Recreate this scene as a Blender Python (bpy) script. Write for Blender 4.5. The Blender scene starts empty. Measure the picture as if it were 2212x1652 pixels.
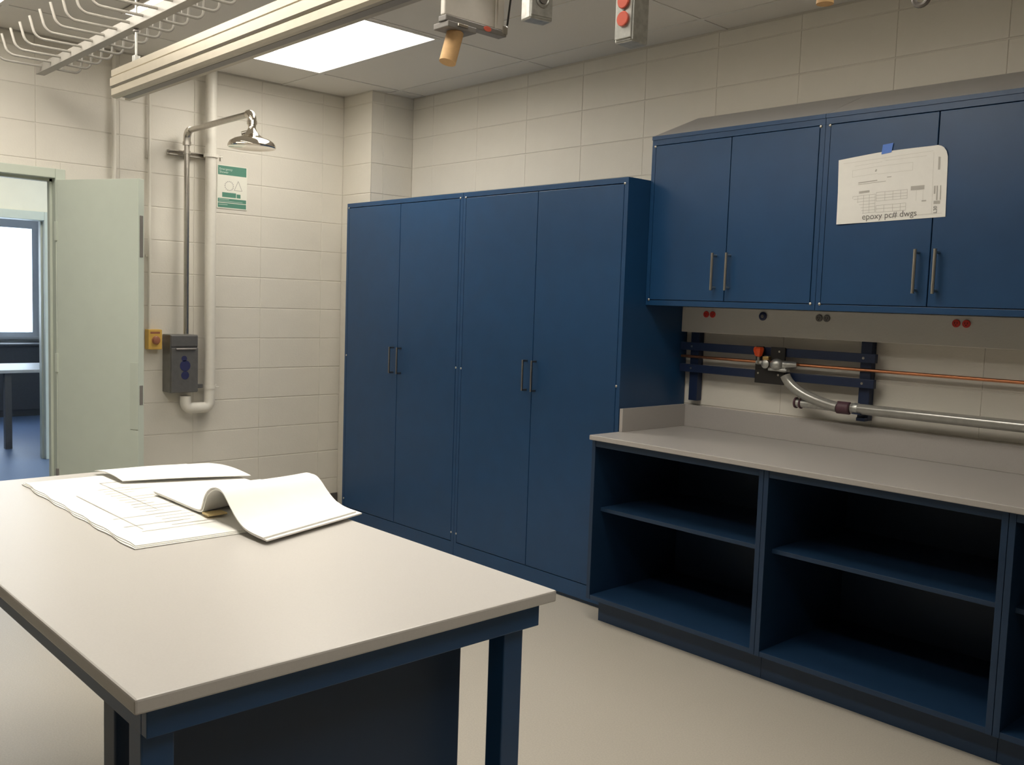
import bpy, bmesh, math, random
from mathutils import Matrix, Vector
random.seed(7)
sc = bpy.context.scene
COL = sc.collection

# ------------------------------------------------------------------ camera
RM = ((0.6806666907, -0.0847506568, 0.7276745030),
      (0.7318108854, 0.0327666779, -0.6807195993),
      (0.0338479571, 0.9958632793, 0.0843246394))
CP = Vector((5.82861806, -4.08226146, 1.53773001))
FPX = 2035.3738
cam = bpy.data.cameras.new('camera')
cam.sensor_fit = 'HORIZONTAL'
cam.sensor_width = 36.0
cam.lens = FPX / 2212 * 36.0
cam.clip_start = 0.02
camo = bpy.data.objects.new('camera', cam)
COL.objects.link(camo)
camo.matrix_world = Matrix.Translation(CP) @ Matrix(RM).to_4x4()
sc.camera = camo

# ------------------------------------------------------------------ world, exposure
wd = bpy.data.worlds.new('daylight')
sc.world = wd
wd.use_nodes = True
bg = wd.node_tree.nodes['Background']
bg.inputs[0].default_value = (0.70, 0.84, 1.0, 1)
bg.inputs[1].default_value = 5.0
vs = sc.view_settings
vs.view_transform = 'Standard'
vs.look = 'None'
vs.gamma = 1.0
vs.use_curve_mapping = False
vs.exposure = 0.33
LAMP = 9.0                    # radiance of the troffer lenses
LAMP_COL = (1.0, 0.945, 0.845, 1)


def hit(u, v, ax, val):
    d = Matrix(RM) @ Vector(((u - 1106) / FPX, -(v - 826) / FPX, -1))
    return CP + d * ((val - CP[ax]) / d[ax])


# ------------------------------------------------------------------ materials
def mat(name, col, rough=0.6, metal=0.0, noise=0.0, nscale=40.0, bump=0.0, bscale=200.0, spec=0.5, coat=0.0, emit=None, estr=0.0):
    m = bpy.data.materials.new(name)
    m.use_nodes = True
    nt = m.node_tree
    b = nt.nodes['Principled BSDF']
    b.inputs['Base Color'].default_value = (*col, 1)
    b.inputs['Roughness'].default_value = rough
    b.inputs['Metallic'].default_value = metal
    b.inputs['Specular IOR Level'].default_value = spec
    b.inputs['Coat Weight'].default_value = coat
    tc = nt.nodes.new('ShaderNodeTexCoord')
    if noise:
        n = nt.nodes.new('ShaderNodeTexNoise')
        n.inputs['Scale'].default_value = nscale
        n.inputs['Detail'].default_value = 4
        nt.links.new(tc.outputs['Object'], n.inputs['Vector'])
        r = nt.nodes.new('ShaderNodeValToRGB')
        r.color_ramp.elements[0].position = 0.3
        r.color_ramp.elements[1].position = 0.7
        r.color_ramp.elements[0].color = (*[c * (1 - noise) for c in col], 1)
        r.color_ramp.elements[1].color = (*[min(1, c * (1 + noise)) for c in col], 1)
        nt.links.new(n.outputs['Fac'], r.inputs['Fac'])
        nt.links.new(r.outputs['Color'], b.inputs['Base Color'])
    if bump:
        n2 = nt.nodes.new('ShaderNodeTexNoise')
        n2.inputs['Scale'].default_value = bscale
        n2.inputs['Detail'].default_value = 3
        nt.links.new(tc.outputs['Object'], n2.inputs['Vector'])
        bp = nt.nodes.new('ShaderNodeBump')
        bp.inputs['Strength'].default_value = bump
        bp.inputs['Distance'].default_value = 0.002
        nt.links.new(n2.outputs['Fac'], bp.inputs['Height'])
        nt.links.new(bp.outputs['Normal'], b.inputs['Normal'])
    if emit:
        b.inputs['Emission Color'].default_value = emit
        b.inputs['Emission Strength'].default_value = estr
    return m


M = dict(
    wall=mat('painted block', (0.75, 0.715, 0.64), 0.5, noise=0.02, nscale=6, bump=0.25, bscale=120),
    mortar=mat('painted mortar', (0.72, 0.685, 0.615), 0.6, noise=0.03, nscale=20),
    hallwall=mat('cream hall paint', (0.80, 0.77, 0.62), 0.6, noise=0.02, nscale=8),
    tile=mat('ceiling board', (0.74, 0.71, 0.66), 0.9, noise=0.04, nscale=300, bump=0.3, bscale=500),
    grid=mat('white grid steel', (0.70, 0.68, 0.64), 0.5, noise=0.01),
    floor=mat('beige sheet floor', (0.47, 0.435, 0.375), 0.40, noise=0.07, nscale=160),
    farfloor=mat('blue sheet floor', (0.16, 0.24, 0.42), 0.4, noise=0.08, nscale=100),
    base=mat('grey cove base', (0.10, 0.095, 0.095), 0.5, noise=0.05),
    door=mat('pale green enamel', (0.60, 0.655, 0.575), 0.4, noise=0.015, nscale=10),
    frame=mat('pale green frame enamel', (0.56, 0.61, 0.53), 0.4, noise=0.015, nscale=10),
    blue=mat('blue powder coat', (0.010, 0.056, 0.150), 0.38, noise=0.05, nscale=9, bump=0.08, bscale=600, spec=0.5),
    blueshade=mat('blue powder coat with painted shade', (0.010, 0.034, 0.082), 0.42, noise=0.05, nscale=9),  # same paint as the blue above, darkened to stand in for shade
    slope=mat('grey blue sheet', (0.40, 0.40, 0.41), 0.45, noise=0.04, nscale=8),
    strut=mat('dark blue strut', (0.010, 0.022, 0.065), 0.45, noise=0.05),
    ttop=mat('pale grey table resin', (0.57, 0.545, 0.515), 0.33, noise=0.02, nscale=250),
    top=mat('light grey resin', (0.47, 0.445, 0.425), 0.33, noise=0.03, nscale=250),
    steel=mat('brushed steel', (0.60, 0.57, 0.52), 0.28, 1.0, noise=0.05, nscale=60),
    darksteel=mat('dull steel', (0.27, 0.25, 0.24), 0.4, 1.0, noise=0.08, nscale=60),
    chrome=mat('polished chrome', (0.80, 0.74, 0.66), 0.10, 1.0, noise=0.02),
    galv=mat('galvanised steel', (0.55, 0.55, 0.52), 0.42, 0.85, noise=0.14, nscale=70),
    alu=mat('satin anodised metal', (0.46, 0.415, 0.335), 0.36, 0.45, noise=0.03, nscale=20),
    tray=mat('grey white rod paint', (0.36, 0.34, 0.305), 0.45, noise=0.03),
    whitepaint=mat('white pipe paint', (0.76, 0.73, 0.66), 0.4, noise=0.02),
    whitesheet=mat('white sheet metal', (0.72, 0.68, 0.62), 0.4, noise=0.03),
    copper=mat('copper', (0.72, 0.30, 0.15), 0.30, 1.0, noise=0.1, nscale=40),
    black=mat('black bracket', (0.015, 0.013, 0.012), 0.5, noise=0.1),
    orange=mat('orange knob', (0.85, 0.10, 0.02), 0.4, noise=0.03),
    red=mat('red receptacle', (0.72, 0.05, 0.035), 0.4, noise=0.03),
    redmid=mat('coral receptacle', (0.85, 0.16, 0.10), 0.4, noise=0.03),
    navy=mat('navy receptacle', (0.02, 0.03, 0.09), 0.4, noise=0.03),
    greyrec=mat('grey receptacle', (0.22, 0.205, 0.19), 0.45, noise=0.03),
    slot=mat('slot black', (0.01, 0.01, 0.01), 0.7, noise=0.01),
    brass=mat('brass', (0.65, 0.45, 0.18), 0.35, 1.0, noise=0.05),
    maroon=mat('maroon coupling', (0.10, 0.045, 0.06), 0.5, noise=0.05),
    clearpvc=mat('grey tube', (0.36, 0.35, 0.32), 0.18, 0.25, noise=0.08, nscale=30, coat=0.5),
    yellow=mat('yellow enclosure', (0.70, 0.44, 0.10), 0.5, noise=0.03),
    button=mat('brown red button', (0.36, 0.14, 0.08), 0.4, noise=0.03),
    greybox=mat('stainless cabinet', (0.20, 0.195, 0.19), 0.42, 0.6, noise=0.08, nscale=30),
    emblem=mat('blue emblem', (0.025, 0.03, 0.10), 0.5, noise=0.05),
    paper=mat('paper', (0.90, 0.885, 0.84), 0.75, noise=0.012, nscale=30),
    ink=mat('pale ink', (0.52, 0.50, 0.46), 0.8, noise=0.02),
    faintink=mat('faint ink', (0.70, 0.68, 0.63), 0.8, noise=0.02),
    darkink=mat('ink', (0.20, 0.19, 0.18), 0.8, noise=0.02),
    tape=mat('blue masking tape', (0.12, 0.25, 0.72), 0.7, noise=0.03),
    green=mat('sign green', (0.10, 0.27, 0.20), 0.5, noise=0.02),
    signwhite=mat('sign white', (0.84, 0.83, 0.74), 0.5, noise=0.01),
    signtext=mat('sign pale lettering', (0.62, 0.75, 0.66), 0.5, noise=0.01),
    tan=mat('cardboard tan', (0.62, 0.38, 0.17), 0.7, noise=0.06, nscale=80),
    cable=mat('black cable', (0.03, 0.028, 0.026), 0.5, noise=0.05),
    kraft=mat('yellow tab', (0.72, 0.56, 0.27), 0.7, noise=0.03),
    fardark=mat('dark laminate', (0.10, 0.105, 0.115), 0.5, noise=0.05),
    farwhite=mat('white laminate', (0.62, 0.65, 0.70), 0.4, noise=0.02),
    lens_hall=mat('hall lit lens', (0.9, 0.88, 0.84), 0.5, noise=0.01, emit=LAMP_COL, estr=LAMP * 0.6),
    lens_slim=mat('slim lit lens', (0.9, 0.88, 0.84), 0.5, noise=0.01, emit=LAMP_COL, estr=LAMP * 0.16),
    lens=mat('lit lens', (0.9, 0.88, 0.84), 0.5, noise=0.01, emit=LAMP_COL, estr=LAMP),
)


def glass_mat():
    m = bpy.data.materials.new('window glass')
    m.use_nodes = True
    nt = m.node_tree
    nt.nodes.clear()
    o = nt.nodes.new('ShaderNodeOutputMaterial')
    mx = nt.nodes.new('ShaderNodeMixShader')
    tr = nt.nodes.new('ShaderNodeBsdfTransparent')
    gl = nt.nodes.new('ShaderNodeBsdfGlossy')
    gl.inputs['Roughness'].default_value = 0.03
    mx.inputs[0].default_value = 0.06
    nt.links.new(tr.outputs[0], mx.inputs[1])
    nt.links.new(gl.outputs[0], mx.inputs[2])
    nt.links.new(mx.outputs[0], o.inputs[0])
    return m


M['glass'] = glass_mat()


# ------------------------------------------------------------------ builders
class MB:
    """collects shapes in world coordinates and links them as one mesh"""
    def __init__(self):
        self.bm = bmesh.new()

    def box(self, x0, x1, y0, y1, z0, z1, bev=0.0, seg=2):
        b = bmesh.new()
        bmesh.ops.create_cube(b, size=1)
        for v in b.verts:
            v.co = Vector((x0 + (v.co.x + .5) * (x1 - x0), y0 + (v.co.y + .5) * (y1 - y0), z0 + (v.co.z + .5) * (z1 - z0)))
        if bev:
            bmesh.ops.bevel(b, geom=b.edges[:], offset=bev, segments=seg, profile=0.5, affect='EDGES')
        self.add(b)
        return self

    def add(self, b, mtx=None):
        if mtx:
            b.transform(mtx)
        me = bpy.data.meshes.new('t')
        b.to_mesh(me)
        b.free()
        self.bm.from_mesh(me)
        bpy.data.meshes.remove(me)

    def cyl(self, p0, p1, r, r2=None, n=20, cap=True):
        p0, p1 = Vector(p0), Vector(p1)
        d = p1 - p0
        b = bmesh.new()
        bmesh.ops.create_cone(b, cap_ends=cap, segments=n, radius1=r, radius2=r if r2 is None else r2, depth=d.length)
        self.add(b, Matrix.Translation((p0 + p1) / 2) @ d.to_track_quat('Z', 'Y').to_matrix().to_4x4())
        return self

    def sphere(self, c, r, sx=1, sy=1, sz=1, n=16):
        b = bmesh.new()
        bmesh.ops.create_uvsphere(b, u_segments=n, v_segments=n // 2 + 2, radius=r)
        self.add(b, Matrix.Translation(c) @ Matrix.Diagonal((sx, sy, sz, 1)))
        return self

    def tube(self, pts, r, n=12, closed_caps=True):
        pts = [Vector(p) for p in pts]
        rings = []
        up = Vector((0.13, 0.21, 0.97)).normalized()
        for i, p in enumerate(pts):
            a = pts[max(0, i - 1)]
            c = pts[min(len(pts) - 1, i + 1)]
            t = (c - a).normalized()
            s = up - t * up.dot(t)
            if s.length < .05:
                s = Vector((1, 0, 0)) - t * t.x
            s.normalize()
            up = s
            w = t.cross(s)
            rr = r[i] if isinstance(r, (list, tuple)) else r
            rings.append([self.bm.verts.new(p + (s * math.cos(2 * math.pi * k / n) + w * math.sin(2 * math.pi * k / n)) * rr) for k in range(n)])
        for A, B in zip(rings, rings[1:]):
            for k in range(n):
                self.bm.faces.new((A[k], A[(k + 1) % n], B[(k + 1) % n], B[k]))
        if closed_caps:
            self.bm.faces.new(rings[0][::-1])
            self.bm.faces.new(rings[-1])
        return self

    def lathe(self, prof, c, axis='Z', n=32):
        c = Vector(c)
        rings = []
        for r, h in prof:
            ring = []
            for k in range(n):
                a = 2 * math.pi * k / n
                q = Vector((r * math.cos(a), r * math.sin(a), h))
                if axis == 'X':
                    q = Vector((q.z, q.x, q.y))
                elif axis == 'Y':
                    q = Vector((q.x, q.z, q.y))
                ring.append(self.bm.verts.new(c + q))
            rings.append(ring)
        for A, B in zip(rings, rings[1:]):
            for k in range(n):
                self.bm.faces.new((A[k], A[(k + 1) % n], B[(k + 1) % n], B[k]))
        self.bm.faces.new(rings[0][::-1])
        self.bm.faces.new(rings[-1])
        return self

    def prism(self, poly, vec):
        vec = Vector(vec)
        a = [self.bm.verts.new(Vector(p)) for p in poly]
        b = [self.bm.verts.new(Vector(p) + vec) for p in poly]
        n = len(poly)
        self.bm.faces.new(a[::-1])
        self.bm.faces.new(b)
        for i in range(n):
            self.bm.faces.new((a[i], a[(i + 1) % n], b[(i + 1) % n], b[i]))
        return self

    def sheet(self, rows, th):
        """rows: grid of points; solid sheet of thickness th (downwards along local normal, approx z or given)"""
        def off(p):
            return Vector(p[:3]) - (Vector(p[3]) if len(p) > 3 else Vector((0, 0, 1))) * th
        T = [[self.bm.verts.new(Vector(p[:3])) for p in r] for r in rows]
        B = [[self.bm.verts.new(off(p)) for p in r] for r in rows]
        n, m = len(rows), len(rows[0])
        for i in range(n - 1):
            for j in range(m - 1):
                self.bm.faces.new((T[i][j], T[i][j + 1], T[i + 1][j + 1], T[i + 1][j]))
                self.bm.faces.new((B[i][j], B[i + 1][j], B[i + 1][j + 1], B[i][j + 1]))
        for i in range(n - 1):
            for j in (0, m - 1):
                self.bm.faces.new((T[i][j], T[i + 1][j], B[i + 1][j], B[i][j]))
        for j in range(m - 1):
            for i in (0, n - 1):
                self.bm.faces.new((T[i][j], B[i][j], B[i][j + 1], T[i][j + 1]))
        return self

    def build(self, name, m, parent=None, smooth=False, mtx=None):
        bmesh.ops.recalc_face_normals(self.bm, faces=self.bm.faces[:])
        if mtx:
            self.bm.transform(mtx)
        me = bpy.data.meshes.new(name)
        self.bm.to_mesh(me)
        self.bm.free()
        me.materials.append(M[m] if isinstance(m, str) else m)
        if smooth:
            for p in me.polygons:
                p.use_smooth = True
            try:
                me.set_sharp_from_angle(angle=math.radians(35))
            except Exception:
                pass
        return link(name, me, parent)


def link(name, me, parent=None):
    o = bpy.data.objects.new(name, me)
    COL.objects.link(o)
    if parent is not None:
        o.parent = parent
        o.matrix_parent_inverse = WM[parent.name].inverted()
    WM[o.name] = Matrix.Identity(4)
    return o


WM = {}


def box(name, m, parent, *a, bev=0.0):
    return MB().box(*a, bev=bev).build(name, m, parent)


def tag(o, label, cat, group=None):
    o['label'] = label
    o['category'] = cat
    if group:
        o['group'] = group
    return o


def thing(name, loc, label, cat, group=None):
    o = bpy.data.objects.new(name, None)
    o.empty_display_size = 0.05
    COL.objects.link(o)
    o.location = loc
    WM[o.name] = Matrix.Translation(loc)
    return tag(o, label, cat, group)


def struct(o):
    o['kind'] = 'structure'
    return o


def sroot(name, loc=(0, 0, 0)):
    o = bpy.data.objects.new(name, None)
    o.empty_display_size = 0.05
    COL.objects.link(o)
    o.location = loc
    WM[o.name] = Matrix.Translation(loc)
    return struct(o)


def text_mesh(s, size, mtx, th=0.0):
    cu = bpy.data.curves.new('txt', 'FONT')
    cu.body = s
    cu.size = size
    cu.extrude = th
    o = bpy.data.objects.new('txt', cu)
    COL.objects.link(o)
    dg = bpy.context.evaluated_depsgraph_get()
    me = bpy.data.meshes.new_from_object(o.evaluated_get(dg))
    bpy.data.objects.remove(o)
    bpy.data.curves.remove(cu)
    me.transform(mtx)
    return me


def arc(c, r, a0, a1, ax1, ax2, n=8):
    c, ax1, ax2 = Vector(c), Vector(ax1), Vector(ax2)
    return [c + ax1 * r * math.cos(a0 + (a1 - a0) * i / n) + ax2 * r * math.sin(a0 + (a1 - a0) * i / n) for i in range(n + 1)]


# ------------------------------------------------------------------ room dimensions (metres)
H = 2.943
XR, YF = 11.0, -10.0            # far sides of the room, behind the camera
BH, BW = 0.2032, 0.4669       # block course and block length
ZO = 0.0205
DY0, DY1, DZ = -3.80, -2.281, 2.165   # doorway in the left wall

# ------------------------------------------------------------------ shell
struct(box('floor', 'floor', None, -0.2, XR, YF, 0, -0.1, 0))
wall_back = struct(box('wall_back', 'mortar', None, -0.2, XR + 0.2, 0.004, 0.2, -0.1, H + 0.3))
wl = MB()
wl.box(-0.13, -0.004, DY1 + 0.03, 0.004, -0.1, H + 0.3)
wl.box(-0.13, -0.004, YF, DY0 - 0.03, -0.1, H + 0.3)
wl.box(-0.13, -0.004, DY0 - 0.03, DY1 + 0.03, DZ + 0.02, H + 0.3)
wall_left = struct(wl.build('wall_left', 'mortar'))
struct(box('wall_right', 'wall', None, XR, XR + 0.2, YF - 0.2, 0.004, -0.1, H + 0.3))
struct(box('wall_front', 'wall', None, -0.2, XR, YF - 0.2, YF, -0.1, H + 0.3))
CHX, CHY = 0.351, -0.348
wall_chase = struct(box('wall_chase', 'mortar', None, -0.004, CHX - 0.004, CHY + 0.004, 0.004, 0, H + 0.2))

BLK = {}


def block_mesh(w, d, h, key):
    """a block face of size w x h, d proud, chamfered rim; local x = width, -y = out"""
    if key in BLK:
        return BLK[key]
    c = 0.0020
    a, b = w / 2 - 0.0004, h / 2 - 0.0026
    vs_, fs = [], []
    for (k, yy) in ((0, 0.0), (0, -d + c), (c, -d)):
        vs_ += [(-a + k, yy, -b + k), (a - k, yy, -b + k), (a - k, yy, b - k), (-a + k, yy, b - k)]
    fs.append((8, 9, 10, 11))
    for l in (0, 4):
        for i in range(4):
            fs.append((l + i, l + (i + 1) % 4, l + 4 + (i + 1) % 4, l + 4 + i))
    me = bpy.data.meshes.new('block')
    me.from_pydata(vs_, [], fs)
    me.materials.append(M['wall'])
    BLK[key] = me
    return me


def block(parent, cx, cy, cz, w, h, rz):
    me = block_mesh(w, 0.0030, h, (round(w, 3), round(h, 3)))
    o = link('block', me, parent)
    o.location = (cx, cy, cz)
    o.rotation_euler = (0, 0, rz)


def courses(top=H - 0.001):
    z = ZO - BH
    out = []
    while z < top:
        a, b = max(z, 0.0), min(z + BH, top)
        if b - a > 0.02:
            out.append((a, b))
        z += BH
    return out


# back wall blocks (stack bond), leaving out the ones wholly hidden by the tall cabinets and base cabinets
xs = [1.9815 + BW * i for i in range(-5, 9)]
for a, b in courses():
    for x in xs:
        x0, x1 = max(x, CHX), x + BW
        if x1 - x0 < 0.03:
            continue
        if x1 < 2.80 and b < 2.0:
            continue
        if b < 0.80:
            continue
        block(wall_back, (x0 + x1) / 2, 0.004, (a + b) / 2, x1 - x0, b - a, 0)
# left wall blocks
ys = [-0.5141 + BW * i for i in range(-8, 2)]
for a, b in courses():
    for y in ys:
        spans = [(y, min(y + BW, CHY))]
        if spans[0][1] - spans[0][0] < 0.03:
            continue
        y0, y1 = spans[0]
        fr0, fr1 = DY0 - 0.03, DY1 + 0.03
        if a < DZ + 0.02:
            if y0 >= fr0 and y1 <= fr1:
                if b > DZ + 0.04:
                    block(wall_left, -0.004, (y0 + y1) / 2, (DZ + 0.02 + b) / 2, y1 - y0, b - DZ - 0.02, math.pi / 2)
                continue
            if y0 < fr1 < y1:
                if b > DZ + 0.04:
                    block(wall_left, -0.004, (y0 + fr1) / 2, (DZ + 0.02 + b) / 2, fr1 - y0, b - DZ - 0.02, math.pi / 2)
                y0 = fr1
            if y0 < fr0 < y1:
                y1 = fr0
        if y1 - y0 > 0.02:
            block(wall_left, -0.004, (y0 + y1) / 2, (a + b) / 2, y1 - y0, b - a, math.pi / 2)
# chase blocks
for a, b in courses():
    if b < 1.7:
        continue
    block(wall_chase, CHX / 2, CHY + 0.004, (a + b) / 2, CHX, b - a, 0)
    block(wall_chase, CHX - 0.004, (CHY - 0.245) / 2, (a + b) / 2, -0.245 - CHY, b - a, math.pi / 2)
    block(wall_chase, CHX - 0.004, -0.1225, (a + b) / 2, 0.245, b - a, math.pi / 2)

struct(MB().box(0.0005, 0.008, -2.2, CHY, 0, 0.112, bev=0.002).build('baseboard_left', 'base'))
struct(MB().box(5.70, XR, -0.008, -0.0005, 0, 0.112, bev=0.002).build('baseboard_back', 'base'))

# ------------------------------------------------------------------ ceiling: grid, boards
ceiling = struct(box('ceiling', 'tile', None, -0.2, XR, YF, 0.2, H + 0.09, H + 0.2))
GX = [0.475 + 1.24 * i for i in range(-1, 10)]
GY = [-0.216 - 0.61 * i for i in range(-1, 18)]
LIGHTS = [(1, 2), (1, 5), (2, 5), (3, 5), (3, 3), (5, 5)]     # cells that hold a troffer; those out of view are placed to match the shading
for i in range(len(GX) - 1):
    for j in range(len(GY) - 1):
        if (i, j) in LIGHTS:
            continue
        x0, x1 = max(GX[i], 0.0), min(GX[i + 1], XR)
        y1, y0 = min(GY[j], 0.0), max(GY[j + 1], YF)
        if x1 - x0 < 0.05 or y1 - y0 < 0.05:
            continue
        MB().box(x0 + 0.003, x1 - 0.003, y0 + 0.003, y1 - 0.003, H + 0.004, H + 0.02).build('ceiling_tile', 'tile', ceiling)
for x in GX:
    if 0 < x < XR:
        box('grid_bar', 'grid', ceiling, x - 0.011, x + 0.011, YF, 0, H + 0.0005, H + 0.004)
for y in GY:
    if YF < y < 0:
        box('grid_bar', 'grid', ceiling, 0, XR, y - 0.011, y + 0.011, H, H + 0.0038)

LABELS = {(2, 5): 'added ceiling troffer, out of view, above the drawing sets', (3, 5): 'lit ceiling troffer above the bare end of the lab table',  # the one above the drawing sets is added to brighten the tabletop
          (5, 5): 'added ceiling troffer, out of view, beyond the bare end of the lab table',  # added by the camera to light the table's end faces and floor
          (3, 3): 'added ceiling troffer, out of view, between the lab table and the counter',  # added to light the wall cabinet fronts at a steep angle
          (1, 2): 'lit ceiling troffer between the shower head and the corner chase',
          (1, 5): 'lit ceiling troffer above the doorway end of the cable tray'}
for i, j in LIGHTS:
    x0, x1, y1, y0 = GX[i] + 0.014, GX[i + 1] - 0.014, GY[j] - 0.014, GY[j + 1] + 0.014
    t = thing('ceiling_light', ((x0 + x1) / 2, (y0 + y1) / 2, H), LABELS.get((i, j), 'lit ceiling troffer beyond the drop outlets'), 'ceiling light', 'lit ceiling troffers')
    f = MB()
    f.box(x0, x1, y0, y0 + 0.02, H - 0.003, H + 0.018)
    f.box(x0, x1, y1 - 0.02, y1, H - 0.003, H + 0.018)
    f.box(x0, x0 + 0.02, y0 + 0.02, y1 - 0.02, H - 0.003, H + 0.018)
    f.box(x1 - 0.02, x1, y0 + 0.02, y1 - 0.02, H - 0.003, H + 0.018)
    f.build('frame', 'grid', t)
    g = MB()
    D = 0.065
    g.box(x0 + 0.016, x0 + 0.020, y0 + 0.016, y1 - 0.016, H + 0.018, H + D)
    g.box(x1 - 0.020, x1 - 0.016, y0 + 0.016, y1 - 0.016, H + 0.018, H + D)
    g.box(x0 + 0.020, x1 - 0.020, y0 + 0.016, y0 + 0.020, H + 0.018, H + D)
    g.box(x0 + 0.020, x1 - 0.020, y1 - 0.020, y1 - 0.016, H + 0.018, H + D)
    g.build('housing', 'whitesheet', t)
    box('lens', 'lens', t, x0 + 0.016, x1 - 0.016, y0 + 0.016, y1 - 0.016, H + D, H + D + 0.01)

# ------------------------------------------------------------------ doorway, hall and room beyond
d1 = sroot('door_1', (0, DY1, 0))
fr = MB()
fr.box(-0.135, 0.012, DY1, DY1 + 0.055, 0, DZ + 0.05, bev=0.004)
fr.box(-0.09, -0.05, DY1 - 0.014, DY1, 0, DZ)
fr.box(-0.135, 0.012, DY0 - 0.055, DY0, 0, DZ + 0.05, bev=0.004)
fr.box(-0.135, 0.012, DY0, DY1, DZ - 0.004, DZ + 0.05, bev=0.004)
fr.box(-0.09, -0.05, DY0, DY1, DZ - 0.02, DZ - 0.004)
fr.build('door_frame', 'frame', d1)
# the open leaf
LW, LT, LA = 0.585, 0.045, math.atan2(0.255, 0.50)
lm = Matrix.Translation((0.016, DY1 + 0.004, 0)) @ Matrix.Rotation(LA, 4, 'Z')
leaf = MB().box(0.0, LW, 0, LT, 0.012, 2.152, bev=0.002).build('door_leaf', 'door', d1, mtx=lm)
for z, hm in ((0.42, 'greyrec'), (1.10, 'frame'), (1.86, 'frame')):
    MB().box(-0.012, 0.006, -0.008, 0.006, z - 0.055, z + 0.055, bev=0.002).build('hinge', hm, leaf, mtx=lm)
MB().box(LW - 0.001, LW + 0.0025, 0.010, 0.035, 1.72, 1.95, bev=0.001).build('flush_bolt_plate', 'greyrec', leaf, mtx=lm)
MB().box(LW - 0.001, LW + 0.0025, 0.010, 0.035, 0.89, 1.00, bev=0.001).build('strike_plate', 'greyrec', leaf, mtx=lm)
MB().box(LW - 0.055, LW + 0.001, -0.003, 0.0, 0.75, 1.13, bev=0.001).build('lock_plate', 'frame', leaf, mtx=lm)

HX = -3.1                       # the hall's far wall
E2y1 = -1.415
E2y0 = E2y1 - 0.95
struct(box('floor_hall', 'farfloor', None, HX, -0.125, -6, 2, -0.1, -0.001))
struct(box('ceiling_hall', 'tile', None, HX - 0.2, -0.125, -6, 2, 2.75, 2.85))
wh = MB()
wh.box(HX - 0.15, HX, E2y1 + 0.03, 2, 0, 2.75)
wh.box(HX - 0.15, HX, -6, E2y0 - 0.03, 0, 2.75)
wh.box(HX - 0.15, HX, E2y0 - 0.03, E2y1 + 0.03, 2.145, 2.75)
struct(wh.build('wall_hall', 'hallwall'))
struct(box('wall_hall_end', 'hallwall', None, HX, -0.125, -6.1, -6, 0, 2.75))
struct(box('wall_hall_far', 'hallwall', None, HX, -0.125, 2, 2.1, 0, 2.75))
d2 = sroot('door_2', (HX, E2y1, 0))
f2 = MB()
f2.box(HX - 0.16, HX + 0.012, E2y1, E2y1 + 0.085, 0, 2.19, bev=0.004)
f2.box(HX - 0.16, HX + 0.012, E2y0 - 0.085, E2y0, 0, 2.19, bev=0.004)
f2.box(HX - 0.16, HX + 0.012, E2y0, E2y1, 2.115, 2.19, bev=0.004)
f2.box(HX - 0.10, HX - 0.05, E2y1 - 0.014, E2y1, 0, 2.11)
f2.build('door_frame', 'frame', d2)
for k, yy in enumerate((-2.0,)):
    t = thing('hall_light', (-2.2, yy, 2.75), 'lit oblong lamp on the hall ceiling beyond the doorway', 'ceiling light')
    MB().box(-2.53, -1.87, yy - 0.63, yy + 0.63, 2.728, 2.75, bev=0.004).build('frame', 'grid', t)
    box('lens', 'lens_hall', t, -2.50, -1.90, yy - 0.60, yy + 0.60, 2.722, 2.7285)

FX = -6.6                       # window wall of the room beyond
struct(box('floor_far', 'farfloor', None, FX, HX, -5, 1.2, -0.1, -0.0015))
struct(box('ceiling_far', 'tile', None, FX, HX - 0.15, -5, 1.2, 2.75, 2.85))
struct(box('wall_far_side', 'farwhite', None, FX, HX - 0.15, 1.2, 1.3, 0, 2.75))
struct(box('wall_far_end', 'farwhite', None, FX, HX - 0.15, -5.1, -5, 0, 2.75))
WY0, WY1, WZ0, WZ1 = -3.6, -0.46, 0.93, 2.28
wf = MB()
wf.box(FX - 0.15, FX, WY1, 1.3, 0, 2.85)
wf.box(FX - 0.15, FX, -5.1, WY0, 0, 2.85)
wf.box(FX - 0.15, FX, WY0, WY1, 0, WZ0)
wf.box(FX - 0.15, FX, WY0, WY1, WZ1, 2.85)
struct(wf.build('wall_far', 'farwhite'))
w1 = sroot('window_1', (FX, (WY0 + WY1) / 2, WZ0))
f = MB()
f.box(FX - 0.12, FX + 0.01, WY0, WY1, WZ0, WZ0 + 0.05)
f.box(FX - 0.12, FX + 0.01, WY0, WY1, WZ1 - 0.05, WZ1)
for yy in (WY0, -2.05, WY1 - 0.05):
    f.box(FX - 0.12, FX + 0.01, yy, yy + 0.05, WZ0 + 0.05, WZ1 - 0.05)
f.build('window_frame', 'farwhite', w1)
for a, b in ((WY0 + 0.05, -2.05), (-2.0, WY1 - 0.05)):
    box('pane', 'glass', w1, FX - 0.07, FX - 0.064, a, b, WZ0 + 0.05, WZ1 - 0.05)
box('window_sill', 'farwhite', w1, FX - 0.02, FX + 0.06, WY0 - 0.05, WY1 + 0.05, WZ0 - 0.03, WZ0 - 0.001)

t = thing('radiator_cabinet', (FX + 0.2, -1.6, 0), 'dark low cabinet under the window of the room beyond', 'cabinet')
MB().box(FX + 0.002, FX + 0.40, -4.0, 0.3, 0.08, 0.83, bev=0.004).build('body', 'fardark', t)
MB().box(FX + 0.002, FX + 0.42, -4.02, 0.32, 0.83, 0.86, bev=0.004).build('cabinet_top', 'fardark', t)
MB().box(FX + 0.05, FX + 0.36, -3.95, 0.25, 0.0, 0.08).build('plinth', 'fardark', t)

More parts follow.
